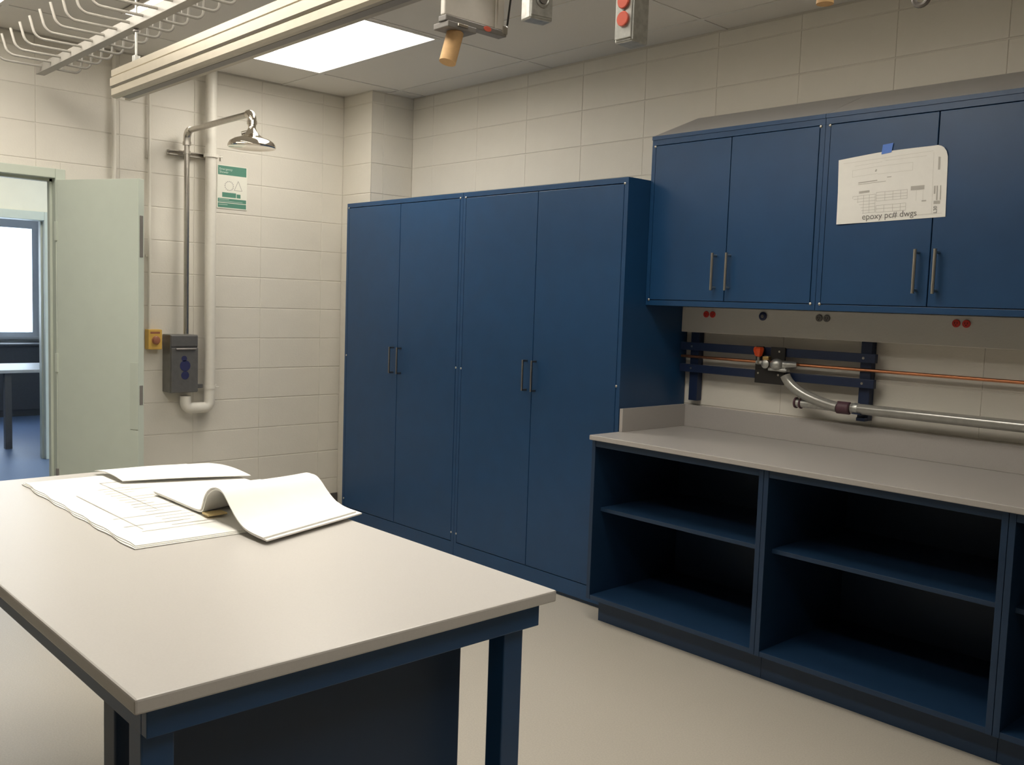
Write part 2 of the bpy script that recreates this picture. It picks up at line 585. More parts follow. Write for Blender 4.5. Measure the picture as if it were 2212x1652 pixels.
t = thing('white_table', (-4.2, -1.4, 0), 'white topped table standing in the room beyond the hall', 'table')
MB().box(-4.66, -3.80, -2.4, -0.75, 0.72, 0.75, bev=0.003).build('tabletop', 'farwhite', t)
for x, y in ((-3.86, -1.52), (-4.60, -1.52), (-3.86, -0.82), (-4.60, -0.82)):
    MB().box(x - 0.03, x + 0.03, y - 0.03, y + 0.03, 0.0, 0.72, bev=0.003).build('leg', 'fardark', t)

# ------------------------------------------------------------------ tall cabinets
TD, TH = -0.533, 2.1635


def pull(name, parent, x, yface, z0, z1, m='steel', r=0.0062, sq=False):
    b = MB()
    yo = yface - 0.032
    if sq:
        b.box(x - 0.005, x + 0.005, yo - 0.004, yo + 0.004, z0, z1, bev=0.001)
        b.box(x - 0.005, x + 0.005, yo, yface, z0, z0 + 0.01)
        b.box(x - 0.005, x + 0.005, yo, yface, z1 - 0.01, z1)
    else:
        b.cyl((x, yo, z0), (x, yo, z1), r, n=14)
        b.cyl((x, yo, z0 + 0.012), (x, yface, z0 + 0.012), r * 0.8, n=10)
        b.cyl((x, yo, z1 - 0.012), (x, yface, z1 - 0.012), r * 0.8, n=10)
    return b.build(name, m, parent, smooth=True)


def tall(x0, x1, label, hand):
    t = thing('tall_cabinet', ((x0 + x1) / 2, TD / 2, 0), label, 'cabinet', 'tall blue storage cabinets')
    b = MB()
    b.box(x0, x1, TD + 0.022, -0.006, 0.02, TH)
    b.box(x0, x1, TD, TD + 0.022, TH - 0.028, TH, bev=0.0015)          # top rail
    b.box(x0, x1, TD, TD + 0.022, 0.02, 0.10)                          # bottom rail
    b.box(x0, x0 + 0.024, TD, TD + 0.022, 0.10, TH - 0.028)
    b.box(x1 - 0.024, x1, TD, TD + 0.022, 0.10, TH - 0.028)
    b.build('carcass', 'blue', t)
    box('plinth', 'blueshade', t, x0 + 0.003, x1 - 0.003, TD + 0.012, -0.02, 0.0, 0.02)
    xm = (x0 + x1) / 2
    z0, z1 = 0.104, TH - 0.032
    for s, (a, c) in enumerate(((x0 + 0.027, xm - 0.002), (xm + 0.002, x1 - 0.027))):
        dr = MB().box(a, c, TD - 0.001, TD + 0.019, z0, z1, bev=0.0018).build('door', 'blue', t)
        pull('handle', dr, hand[s], TD - 0.001, 1.064, 1.232, 'darksteel', sq=True)
        xo = (x0 + 0.0225) if s == 0 else (x1 - 0.0225)
        for z in (TH - 0.030, 1.144, 0.157):
            MB().sphere((xo, TD - 0.001, z), 0.0065, sy=0.6, n=10).build('hinge_pin', 'steel', dr, smooth=True)
    return t


tall(0.3535, 1.568, 'tall blue two-door cabinet next to the corner chase', (0.918, 0.998))
tall(1.570, 2.813, 'tall blue two-door cabinet adjoining the countertop side splash', (2.149, 2.218))

# ------------------------------------------------------------------ upper cabinets
UD, UT, UB = -0.3666, 2.3762, 1.5487


def upper(x0, x1, label, hx):
    t = thing('wall_cabinet', ((x0 + x1) / 2, UD / 2, UB), label, 'cabinet', 'blue wall cabinets over the counter')
    b = MB()
    b.box(x0, x1, UD + 0.022, -0.006, UB, UT)
    b.box(x0, x1, UD, UD + 0.022, UT - 0.045, UT, bev=0.0012)
    b.box(x0, x1, UD, UD + 0.022, UB, UB + 0.026, bev=0.0012)
    b.box(x0, x0 + 0.022, UD, UD + 0.022, UB + 0.026, UT - 0.045)
    b.box(x1 - 0.022, x1, UD, UD + 0.022, UB + 0.026, UT - 0.045)
    b.build('carcass', 'blue', t)
    box('trim_strip', 'blue', t, x0, x1, UD - 0.004, UD + 0.0, UT - 0.018, UT)
    MB().prism([(x0, UD, UT + 0.0005), (x0, -0.006, UT + 0.0005), (x0, -0.006, 2.522)], (x1 - x0, 0, 0)).build('sloped_top', 'slope', t)
    xm = (x0 + x1) / 2
    z0, z1 = UB + 0.029, UT - 0.048
    for s, (a, c) in enumerate(((x0 + 0.025, xm - 0.002), (xm + 0.002, x1 - 0.025))):
        dr = MB().box(a, c, UD - 0.002, UD + 0.018, z0, z1, bev=0.0018).build('door', 'blue', t)
        pull('handle', dr, hx[s], UD - 0.002, 1.627, 1.800, 'steel', r=0.0068)
        xo = (x0 + 0.0205) if s == 0 else (x1 - 0.0205)
        for z in (UT - 0.050, UB + 0.028):
            MB().sphere((xo, UD - 0.002, z), 0.0068, sy=0.6, n=10).build('hinge_pin', 'steel', dr, smooth=True)
    return t


upper(2.815, 3.7414, 'blue wall cabinet with bare doors beside the tall cabinet', (3.2255, 3.3025))
upper(3.7434, 4.699, 'blue wall cabinet with a drawing taped on its doors', (4.1755, 4.2535))

# taped drawing
t = thing('taped_drawing', (4.05, UD - 0.004, 1.91), 'white drawing sheet taped over the wall cabinet doors, reading epoxy pc# dwgs', 'paper')
PY = UD - 0.0045
C = {k: hit(u, v, 1, PY) for k, (u, v) in dict(tl=(1812, 343), tr=(2049, 311), br=(2042, 468), bl=(1808, 485)).items()}


def pq(s, q, dy=0.0):
    """point on the sheet: s from its left edge, q from its bottom edge (0..1)"""
    p = (C['bl'] * (1 - s) + C['br'] * s) * (1 - q) + (C['tl'] * (1 - s) + C['tr'] * s) * q
    sag = -0.006 * q * (1 if s < 0.38 else 0) * (1 - s / 0.38) if s < 0.38 else 0
    return Vector((p.x, PY + dy, p.z + 0.004 * math.sin(math.pi * s) * q + sag))


rows = []
NS = 24
for qi in range(13):
    q = qi / 12
    row = []
    for si in range(NS + 1):
        s = si / NS
        p = pq(s, q)
        cu = max(0, (s - 0.86) / 0.14) * max(0, (q - 0.80) / 0.20)
        if s > 0.93 and q > 0.88:
            p.x -= 0.012 * ((s - 0.93) / 0.07) * ((q - 0.88) / 0.12)
            p.z -= 0.012 * ((s - 0.93) / 0.07) * ((q - 0.88) / 0.12)
        lift = 0.010 * cu + 0.006 * max(0, 0.5 - q) * 2 * max(0, 0.3 - s) / 0.3
        row.append((p.x, p.y - lift, p.z, (0, -1, 0)))
    rows.append(row)
MB().sheet(rows, 0.0006).build('sheet', 'paper', t, smooth=True)
tp = hit(1916, 321, 1, PY - 0.002)
tpm = MB()
tpm.prism([(tp.x - 0.022, PY - 0.0012, tp.z - 0.021), (tp.x + 0.019, PY - 0.0012, tp.z - 0.016), (tp.x + 0.025, PY - 0.0012, tp.z + 0.021), (tp.x - 0.018, PY - 0.0012, tp.z + 0.017)], (0, -0.0006, 0))
tpm.build('tape', 'tape', t)
sx = (C['br'] - C['bl']).length
sz = (C['tl'] - C['bl']).length
ux = (C['br'] - C['bl']).normalized()
uz = Vector((0, 0, 1))


def pl(lines, name, m, w=0.0011, dy=-0.0008):
    b = MB()
    for s0, q0, s1, q1, *k in lines:
        a, c = pq(s0, q0, dy), pq(s1, q1, dy)
        ww = k[0] if k else w
        d = (c - a).normalized()
        n = Vector((-d.z, 0, d.x)) * ww / 2
        vsx = [b.bm.verts.new(p) for p in (a - n, c - n, c + n, a + n)]
        b.bm.faces.new(vsx)
    b.build(name, m, t)


L = []
for q in (0.14, 0.18, 0.225, 0.27, 0.315, 0.36, 0.405):           # left table of the drawing
    L.append((0.15, q, 0.365, q))
for s in (0.15, 0.20, 0.255, 0.31, 0.365):
    L.append((s, 0.14, s, 0.405))
for q in (0.30, 0.34, 0.38, 0.425):
    L.append((0.375, q, 0.66, q + 0.0))
for s in (0.375, 0.455, 0.53, 0.60, 0.66):
    L.append((s, 0.30, s, 0.425))
for q in (0.135, 0.185, 0.235):
    L.append((0.375, q, 0.65, q))
for s in (0.375, 0.45, 0.53, 0.60, 0.65):
    L.append((s, 0.135, s, 0.235))
pl(L, 'printed_table', 'ink', 0.0012)
L = [(0.06, 0.055, 0.16, 0.055), (0.06, 0.055, 0.97, 0.055), (0.88, 0.055, 0.88, 0.93), (0.05, 0.93, 0.88, 0.93),
     (0.14, 0.70, 0.38, 0.70), (0.14, 0.80, 0.38, 0.80), (0.38, 0.69, 0.70, 0.69), (0.38, 0.80, 0.70, 0.80), (0.70, 0.69, 0.70, 0.80), (0.14, 0.70, 0.14, 0.80),
     (0.74, 0.25, 0.74, 0.40), (0.80, 0.25, 0.80, 0.40), (0.16, 0.86, 0.42, 0.86), (0.45, 0.87, 0.82, 0.87)]
pl(L, 'printed_outline', 'faintink', 0.0012)
L = [(0.20, 0.575, 0.46, 0.575, 0.002), (0.20, 0.60, 0.38, 0.60, 0.004), (0.21, 0.455, 0.31, 0.455, 0.009), (0.69, 0.435, 0.81, 0.435, 0.016),
     (0.79, 0.245, 0.83, 0.245, 0.005), (0.93, 0.66, 0.93, 0.86, 0.008), (0.895, 0.21, 0.95, 0.21, 0.012), (0.90, 0.33, 0.90, 0.44, 0.006),
     (0.92, 0.24, 0.92, 0.44, 0.005), (0.95, 0.24, 0.95, 0.44, 0.004), (0.47, 0.63, 0.51, 0.63, 0.003), (0.36, 0.73, 0.37, 0.76, 0.006)]
for k in L:
    pl([k], 'printed_note', 'ink', dy=-0.0010)


def sheet_text(s, size, sq_, rot, name, m):
    o = pq(*sq_, -0.0012)
    R_ = Matrix((ux.to_tuple() + (0,), (0, 0, -1, 0), (ux.z, 0, 0, 0), (0, 0, 0, 1)))
    bx = Vector((ux.x, 0, ux.z))
    bz = Vector((-ux.z, 0, ux.x))
    m3 = Matrix((bx, bz, Vector((0, -1, 0)))).transposed().to_4x4()
    me = text_mesh(s, size, Matrix.Translation(o) @ m3 @ Matrix.Rotation(rot, 4, 'Z'))
    me.materials.append(M[m])
    link(name, me, t)


sheet_text('epoxy pc# dwgs', 0.0345, (0.245, 0.045), 0, 'lettering', 'darkink')
sheet_text('L30', 0.019, (0.925, 0.058), math.pi / 2, 'sheet_number', 'darkink')

# ------------------------------------------------------------------ base cabinets and countertop
CZ, CT, CF, BF = 0.920, 0.0235, -0.744, -0.722
BX = [2.815, 3.7607, 4.701, 5.64]
BL = ['open blue base cabinet nearest the tall cabinets', 'open blue base cabinet in the middle of the counter run', 'open blue base cabinet at the far end from the tall cabinets']
for i in range(3):
    x0, x1 = BX[i] + 0.001, BX[i + 1] - 0.001
    t = thing('base_cabinet', ((x0 + x1) / 2, BF / 2, 0), BL[i], 'cabinet', 'open blue base cabinets')
    zb, zt = 0.115, CZ - CT - 0.0005
    MB().box(x0, x0 + 0.022, BF, -0.03, zb, zt, bev=0.0012).build('side_panel', 'blueshade', t)
    MB().box(x1 - 0.022, x1, BF, -0.03, zb, zt, bev=0.0012).build('side_panel', 'blueshade', t)
    box('back_panel', 'blueshade', t, x0 + 0.022, x1 - 0.022, -0.05, -0.03, zb, zt)
    MB().box(x0 + 0.022, x1 - 0.022, BF + 0.002, -0.05, zb, zb + 0.022, bev=0.0012).build('bottom_panel', 'blueshade', t)
    MB().box(x0 + 0.022, x1 - 0.022, BF + 0.002, BF + 0.024, zt - 0.032, zt, bev=0.0012).build('top_rail', 'blueshade', t)
    MB().box(x0 + 0.0225, x1 - 0.0225, BF + 0.055, -0.051, 0.543, 0.562, bev=0.0015).build('shelf', 'blueshade', t)
    box('plinth', 'blueshade', t, x0 + (0.03 if i == 0 else 0), x1, BF + 0.062, -0.05, 0.0, zb - 0.0005)
t = thing('countertop', (4.2, CF / 2, CZ - CT), 'long pale grey resin countertop with upstands on the base cabinets', 'countertop')
MB().box(2.815, 5.66, CF, -0.006, CZ - CT, CZ, bev=0.003).build('slab', 'top', t)
MB().box(2.836, 5.66, -0.026, -0.006, CZ + 0.0003, CZ + 0.115, bev=0.0015).build('back_splash', 'top', t)
MB().box(2.8155, 2.8355, TD + 0.004, -0.006, CZ + 0.0003, CZ + 0.115, bev=0.0015).build('side_splash', 'top', t)

# ------------------------------------------------------------------ service raceway under the wall cabinets
t = thing('service_raceway', (4.2, -0.03, 1.418), 'cream surface raceway with receptacles under the wall cabinets', 'raceway')
MB().box(2.815, 5.64, -0.060, -0.004, 1.4175, 1.5475, bev=0.003).build('channel', 'wall', t)


def recept(x, z, m, r=0.0165):
    o = MB().lathe([(r * 0.93, 0.004), (r, -0.001), (r, -0.004), (r * 0.93, -0.006)], (x, -0.0605, z), 'Y', 24).build('receptacle', m, t)
    s = MB()
    s.box(x - 0.006, x - 0.004, -0.0672, -0.0662, z - 0.002, z + 0.006)
    s.box(x + 0.004, x + 0.006, -0.0672, -0.0662, z - 0.002, z + 0.006)
    s.cyl((x, -0.0672, z - 0.007), (x, -0.0662, z - 0.007), 0.0022, n=8)
    s.build('slots', 'slot', o)


for x in (2.968, 3.007):
    recept(x, 1.5125, 'red')
for x in (3.597, 3.635):
    recept(x, 1.5145, 'greyrec')
for x in (4.217, 4.258):
    recept(x, 1.5145, 'red')
o = MB().lathe([(0.017, 0.004), (0.0205, -0.001), (0.0205, -0.006), (0.014, -0.008)], (3.300, -0.0605, 1.513), 'Y', 28).build('round_receptacle', 'navy', t)
MB().lathe([(0.008, 0), (0.008, -0.003), (0.006, -0.004)], (3.300, -0.0675, 1.513), 'Y', 16).build('center_boss', 'greyrec', o)

# ------------------------------------------------------------------ strut rack, copper pipe, valve, tube
t = thing('strut_rack', (3.36, -0.03, 1.06), 'dark blue strut rack bolted on the wall above the counter', 'rack')
for x in (2.895, 3.828):
    MB().box(x - 0.026, x + 0.026, -0.045, -0.004, 1.062, 1.4170, bev=0.002).build('post', 'strut', t)
for z in (1.3445, 1.231):
    rr = MB().box(2.822, 3.883, -0.071, -0.0455, z - 0.020, z + 0.020, bev=0.002).build('rail', 'strut', t)
    for x in (2.895, 3.828):
        MB().cyl((x, -0.073, z), (x, -0.071, z), 0.006, n=10).build('bolt', 'steel', rr)
o = MB().cyl((2.822, -0.056, 1.291), (5.62, -0.056, 1.291), 0.0075, n=14).build('copper_pipe', 'copper', None, smooth=True)
tag(o, 'thin copper pipe running along the wall through the strut rack', 'pipe')
t = thing('gas_valve', (3.36, -0.09, 1.19), 'shutoff valve with an orange knob on a black bracket over the strut rack', 'valve')
b = MB()
b.box(3.284, 3.443, -0.082, -0.0715, 1.190, 1.262, bev=0.002)
b.box(3.284, 3.325, -0.082, -0.0715, 1.255, 1.368, bev=0.002)
b.box(3.365, 3.443, -0.082, -0.0715, 1.300, 1.368, bev=0.002)
b.build('bracket', 'black', t)
for x, z in ((3.303, 1.238), (3.413, 1.236), (3.413, 1.348)):
    MB().cyl((x, -0.0845, z), (x, -0.082, z), 0.005, n=10).build('bolt', 'steel', t)
MB().lathe([(0.006, -0.026), (0.017, -0.02), (0.0255, 0.004), (0.0255, 0.016), (0.020, 0.022)], (3.314, -0.105, 1.343), 'Z', 8).build('knob', 'orange', t)
MB().cyl((3.314, -0.103, 1.285), (3.314, -0.103, 1.322), 0.007, n=12).build('stem', 'steel', t, smooth=True)
b = MB()
b.lathe([(0.014, 0.01), (0.021, 0.002), (0.021, -0.012), (0.012, -0.018)], (3.352, -0.094, 1.285), 'Y', 20)
b.cyl((3.300, -0.094, 1.291), (3.352, -0.094, 1.291), 0.011, n=14)
b.build('valve_body', 'galv', t, smooth=True)
MB().box(3.337, 3.372, -0.108, -0.086, 1.305, 1.322, bev=0.003).build('bonnet', 'brass', t)
b = MB()
b.sphere((3.418, -0.108, 1.288), 0.028, sx=1.15, n=16)
b.cyl((3.418, -0.105, 1.288), (3.500, -0.070, 1.290), 0.021, 0.015, n=16)
b.box(3.375, 3.475, -0.116, -0.0825, 1.256, 1.268, bev=0.003)
b.cyl((3.390, -0.098, 1.270), (3.462, -0.098, 1.262), 0.012, n=12)
b.build('regulator', 'galv', t, smooth=True)
t = thing('service_tube', (4.3, -0.09, 1.09), 'grey tube with capped branch and maroon coupling clipped below the copper pipe', 'tube')
tb = []
for i in range(15):
    k = i / 14
    P0, P1, P2, P3 = Vector((3.462, -0.100, 1.238)), Vector((3.492, -0.100, 1.175)), Vector((3.600, -0.100, 1.135)), Vector((3.735, -0.100, 1.116))
    tb.append(P0 * (1 - k) ** 3 + P1 * 3 * k * (1 - k) ** 2 + P2 * 3 * k * k * (1 - k) + P3 * k ** 3)
MB().tube(tb, 0.0238, 16).build('curved_tube', 'clearpvc', t, smooth=True)
MB().cyl((3.515, -0.075, 1.1135), (3.74, -0.085, 1.1145), 0.0205, n=18).build('branch_stub', 'galv', t, smooth=True)
b = MB()
for x in (3.512, 3.538):
    b.lathe([(0.0235, -0.004), (0.026, -0.002), (0.026, 0.004), (0.0235, 0.006)], (x, -0.075, 1.1135), 'X', 20)
b.build('cap_ring', 'maroon', t, smooth=True)
MB().lathe([(0.024, -0.032), (0.0285, -0.028), (0.0285, 0.028), (0.024, 0.032)], (3.760, -0.090, 1.1155), 'X', 24).build('coupling', 'maroon', t, smooth=True)
MB().cyl((3.785, -0.080, 1.1165), (5.62, -0.080, 1.122), 0.0240, n=20).build('straight_tube', 'clearpvc', t, smooth=True)
b = MB()
b.box(3.813, 3.853, -0.075, -0.0455, 1.062, 1.078, bev=0.002)
b.box(3.805, 3.846, -0.105, -0.078, 1.094, 1.098)
b.build('clamp', 'strut', t)
MB().lathe([(0.0245, -0.012), (0.0262, -0.008), (0.0262, 0.008), (0.0245, 0.012)], (3.815, -0.080, 1.1166), 'X', 20).build('clip_ring', 'galv', t, smooth=True)

# ------------------------------------------------------------------ lab table
TX0, TX1, TY0, TY1 = 2.557, 4.438, -3.543, -2.626
TT = 0.917
t = thing('lab_table', ((TX0 + TX1) / 2, (TY0 + TY1) / 2, 0), 'lab table with pale grey top and blue steel frame under the drawing sets', 'table')
MB().box(TX0, TX1, TY0, TY1, TT - 0.026, TT, bev=0.004).build('tabletop', 'ttop', t)
ins = 0.030
z0, z1 = TT - 0.083, TT - 0.0265
MB().box(TX1 - ins - 0.022, TX1 - ins, TY0 + ins, TY1 - 0.022, z0, z1, bev=0.002).build('apron', 'blue', t)
MB().box(TX0 + ins, TX0 + ins + 0.022, TY0 + ins, TY1 - 0.022, z0, z1, bev=0.002).build('apron', 'blue', t)
MB().box(TX0 + ins + 0.022, TX1 - ins - 0.022, TY0 + ins, TY0 + ins + 0.022, z0, z1, bev=0.002).build('apron', 'blue', t)
MB().box(TX0 + ins + 0.022, TX1 - ins - 0.022, TY1 - 0.044, TY1 - 0.022, z0, z1, bev=0.002).build('apron', 'blue', t)
for x in (TX1 - 0.107, TX0 + 0.055):
    for y in (TY0 + 0.031, TY1 - 0.100):
        MB().box(x, x + 0.052, y, y + 0.055, 0.0, z1 - 0.002 if x > 3.5 else z1 - 0.002, bev=0.003).build('leg', 'blue', t)
MB().box(4.210, 4.262, TY0 + 0.034, -2.745, 0.10, z1 - 0.001, bev=0.003).build('end_panel', 'blueshade', t)
# ------------------------------------------------------------------ drawing sets on the table
ZT = TT + 0.0003


def ragged(x, y, s):
    return math.sin(x * 37 + y * 11 + s) * 0.003


t = thing('drawing_set', (3.13, -2.91, ZT), 'flat set of large construction drawings spread on the lab table', 'paper')
for k in range(3):
    rows = []
    dx = 0.006 * k
    for i in range(25):
        fx = i / 24
        row = []
        for j in range(17):
            fy = j / 16
            x = 2.66 + dx + fx * (0.945 - 0.012 * k)
            y = -3.213 + 0.004 * k + fy * 0.60 - 0.012 * (fx - 0.2)
            if j == 0:
                y += ragged(x, 0, k) + (0.006 if fx < 0.12 else 0) * (1 - k / 3)
            z = ZT + 0.0022 * (k + 1) + 0.0004 * (1 + math.sin(fx * 9 + fy * 5))
            row.append((x, y, z))
        rows.append(row)
    MB().sheet(rows, 0.0019).build('sheet_stack', 'paper', t, smooth=True)
zp = ZT + 0.0022 * 3 + 0.0014
b = MB()
for i in range(16):
    x = 2.90 + 0.036 * i
    y0 = -3.06 + 0.004 * math.sin(i * 2.1)
    b.bm.faces.new([b.bm.verts.new(p) for p in ((x, y0, zp), (x + 0.004, y0, zp), (x + 0.004, y0 + 0.10 + 0.05 * math.sin(i * 1.7), zp), (x, y0 + 0.10 + 0.05 * math.sin(i * 1.7), zp))])
for (xa, xb, ya, yb) in ((2.80, 2.806, -3.02, -2.72), (3.30, 3.303, -3.16, -2.96), (3.40, 3.404, -3.17, -2.99), (3.47, 3.473, -3.15, -2.95), (2.80, 3.25, -3.02, -3.017), (2.95, 3.45, -3.14, -3.137)):
    b.bm.faces.new([b.bm.verts.new(p) for p in ((xa, ya, zp), (xb, ya, zp), (xb, yb, zp), (xa, yb, zp))])
b.build('printed_lines', 'ink', t)

# pages turned over: profile (x, z) at the end facing the doorway side, sheared towards the cabinets
PR = [(3.06, .9315), (3.16, .9325), (3.28, .9318), (3.350, .932), (3.385, .938), (3.399, .957), (3.414, .984), (3.440, 1.003), (3.472, 1.012), (3.503, 1.010),
      (3.530, .995), (3.556, .975), (3.590, .953), (3.625, .938), (3.668, .9315), (3.735, .930)]
# refine profile
fine = []
for i in range(len(PR) - 1):
    p0 = PR[max(0, i - 1)]; p1 = PR[i]; p2 = PR[i + 1]; p3 = PR[min(len(PR) - 1, i + 2)]
    for k in range(4):
        u = k / 4
        fine.append(tuple(0.5 * (2 * p1[c] + (p2[c] - p0[c]) * u + (2 * p0[c] - 5 * p1[c] + 4 * p2[c] - p3[c]) * u * u + (3 * p1[c] - p0[c] - 3 * p2[c] + p3[c]) * u ** 3) for c in (0, 1)))
fine.append(PR[-1])


def curl(th, lift, xend, dyn, dyf):
    rows = []
    for i, (x, z) in enumerate(fine):
        a = fine[max(0, i - 1)]
        c = fine[min(len(fine) - 1, i + 1)]
        d = Vector((c[0] - a[0], 0, c[1] - a[1])).normalized()
        n = Vector((-d.z, 0, d.x))
        k = i / (len(fine) - 1)
        row = []
        for j in range(9):
            fy = j / 8
            y = -2.953 + dyn + fy * (0.352 + dyf - dyn)
            sh = -0.118 * fy if x > 3.3 else -0.118 * fy * max(0, (x - 3.06) / 0.24)
            w = 0.92 + 0.08 * math.cos(fy * 3)
            zz = ZT + 0.0085 + (z - 0.9300) * (w if z > 0.94 else 1)
            pt = Vector((x + sh + (xend if k > 0.97 else 0), y, zz)) + n * lift
            row.append((pt.x, pt.y, pt.z, n))
        rows.append(row)
    return MB().sheet(rows, th)


t = thing('turned_pages', (3.42, -2.78, ZT + 0.008), 'bundle of drawing pages folded over in a curl on the flat drawing set', 'paper')
curl(0.0035, 0.0095, 0.0, 0.0, 0.0).build('page_bundle', 'paper', t, smooth=True)
curl(0.004, 0.0050, 0.012, 0.004, 0.012).build('page_bundle', 'paper', t, smooth=True)
MB().box(3.395, 3.435, -2.955, -2.90, ZT + 0.0135, ZT + 0.019, bev=0.001).build('yellow_tab', 'kraft', t)

t = thing('curled_sheet', (2.78, -2.80, ZT + 0.008), 'loose drawing sheet curling up at the doorway end of the table', 'paper')
rows = []
for i in range(13):
    fx = i / 12
    row = []
    for j in range(13):
        fy = j / 12
        y = -2.965 + fy * 0.375
        xn = 2.845 + 0.13 * fy
        xf = 2.600 + 0.06 * fy
        x = xf + (xn - xf) * fx
        z = ZT + 0.0105 + 0.022 * math.sin(math.pi * min(1, fx * 0.86 + 0.06)) * (0.55 + 0.45 * math.sin(math.pi * fy)) + 0.004 * fx
        row.append((x, y, z))
    rows.append(row)
MB().sheet(rows, 0.0022).build('sheet', 'paper', t, smooth=True)

# ------------------------------------------------------------------ emergency shower group on the left wall
SHW = t = thing('emergency_shower', (0.1, -1.538, 1.27), 'steel drench shower with wall pipe, long arm and bell head', 'shower')
SP = (0.085, -1.534)
MB().cyl((*SP, 1.272), (*SP, 2.47), 0.0165, n=18).build('riser_pipe', 'steel', t, smooth=True)
b = MB()
b.tube([(*SP, 2.455)] + arc((SP[0] + 0.045, SP[1], 2.483), 0.045, math.pi, math.pi / 2, (1, 0, 0), (0, 0, 1), 6) + [(SP[0] + 0.06, SP[1], 2.528)], 0.0225, 14)
b.cyl((*SP, 2.44), (*SP, 2.462), 0.0255, n=14)
b.build('elbow', 'steel', t, smooth=True)
MB().cyl((SP[0] + 0.05, SP[1], 2.528), (0.862, -1.516, 2.540), 0.0175, n=16).build('arm', 'steel', t, smooth=True)
b = MB()
b.tube([(0.845, -1.516, 2.540)] + arc((0.858, -1.516, 2.508), 0.032, math.pi / 2, 0, (1, 0, 0), (0, 0, 1), 6) + [(0.890, -1.516, 2.490)], 0.0240, 14)
b.cyl((0.890, -1.516, 2.478), (0.890, -1.516, 2.500), 0.0275, n=14)
b.build('arm_elbow', 'chrome', t, smooth=True)
MB().lathe([(0.012, 0.075), (0.020, 0.072), (0.023, 0.055), (0.021, 0.044), (0.028, 0.024), (0.042, 0.004), (0.066, -0.010), (0.100, -0.022), (0.121, -0.036), (0.131, -0.054), (0.132, -0.062), (0.129, -0.067), (0.120, -0.064), (0.02, -0.060)], (0.890, -1.516, 2.418), 'Z', 40).build('shower_head', 'chrome', t, smooth=True)
MB().cyl((0.872, -1.528, 2.438), (0.838, -1.548, 2.430), 0.012, n=12).build('swivel_knob', 'steel', t, smooth=True)

t = thing('pipe_bracket', (0.02, -1.46, 2.38), 'short slotted steel channel holding the shower pipes to the wall', 'bracket')
b = MB()
b.box(0.001, 0.040, -1.625, -1.332, 2.405, 2.411)
b.box(0.001, 0.040, -1.625, -1.332, 2.380, 2.386)
b.box(0.001, 0.006, -1.625, -1.332, 2.386, 2.405)
b.build('channel', 'steel', t)
CL = []
for yy, r, xx in ((-1.534, 0.020, 0.085), (-1.374, 0.042, 0.080)):
    c = MB()
    c.lathe([(r, -0.010), (r + 0.003, -0.010), (r + 0.003, 0.010), (r, 0.010)], (xx, yy, 2.396), 'Z', 20)
    if r > 0.03:
        c.cyl((xx + 0.01, yy + r, 2.396), (xx + 0.01, yy + r + 0.03, 2.396), 0.005, n=8)
        c.box(xx - 0.01, xx + 0.012, yy + r + 0.018, yy + r + 0.026, 2.372, 2.404)
    CL.append((c, 'steel' if r < 0.03 else 'whitepaint'))
CL[0][0].build('pipe_clamp', CL[0][1], SHW)

o = MB()
px, py = 0.080, -1.374
pts = [(px, py, H + 0.002), (px, py, 2.2), (px, py, 1.5), (px, py, 0.86)]
pts += arc((px, py - 0.038, 0.838), 0.038, 0, -math.pi / 2, (0, 1, 0), (0, 0, 1), 7)[1:]
pts += [(px, py - 0.08, 0.800)]
pts += arc((px, py - 0.122, 0.838), 0.038, -math.pi / 2, -math.pi, (0, 1, 0), (0, 0, 1), 7)[1:]
pts += [(px, py - 0.16, 0.880)]
wp = o.tube(pts, 0.0345, 20).build('waste_pipe', 'whitepaint', None, smooth=True)
tag(wp, 'thick white pipe dropping from the ceiling and hooking under the eyewash box', 'pipe')
CL[1][0].build('pipe_clamp', CL[1][1], wp)
c = MB()
c.lathe([(0.0347, -0.011), (0.0375, -0.011), (0.0375, 0.011), (0.0347, 0.011)], (px, py, 0.93), 'Z', 20)
c.cyl((px + 0.02, py + 0.034, 0.93), (px + 0.02, py + 0.055, 0.93), 0.004, n=8)
c.box(0.043, px, py + 0.034, py + 0.050, 0.915, 0.945)
c.build('pipe_clamp', 'whitepaint', wp)

t = thing('eyewash_box', (0.07, -1.55, 0.90), 'grey metal eyewash cabinet with a blue emblem on the block wall', 'eyewash')
EY0, EY1, EZ0, EZ1 = -1.650, -1.472, 0.905, 1.268
b = MB()
b.box(0.001, 0.118, EY0, EY1, EZ0, EZ1, bev=0.003)
b.build('housing', 'greybox', t)
ld = MB().box(0.1185, 0.130, EY0 + 0.004, EY1 - 0.002, EZ0 + 0.004, EZ1 - 0.082, bev=0.003).build('door', 'greybox', t)
MB().box(0.1185, 0.126, EY0 + 0.004, EY1 - 0.002, EZ1 - 0.072, EZ1 - 0.004, bev=0.003).build('upper_panel', 'greybox', t)
MB().cyl((0.138, EY0 + 0.03, EZ1 - 0.088), (0.138, EY1 - 0.02, EZ1 - 0.088), 0.005, n=10).build('pull_bar', 'darksteel', ld, smooth=True)
b = MB()
for (dy, dz, r) in ((0, 0.03, 0.034), (0.0, -0.03, 0.026), (-0.006, 0.075, 0.018)):
    b.lathe([(r, 0.0), (r, 0.001)], (0.1303, (EY0 + EY1) / 2 + 0.002 + dy, 1.045 + dz), 'X', 20)
b.build('emblem', 'emblem', ld)
MB().box(0.03, 0.075, EY1, -1.415, 0.925, 0.95, bev=0.002).build('side_bracket', 'greybox', t)

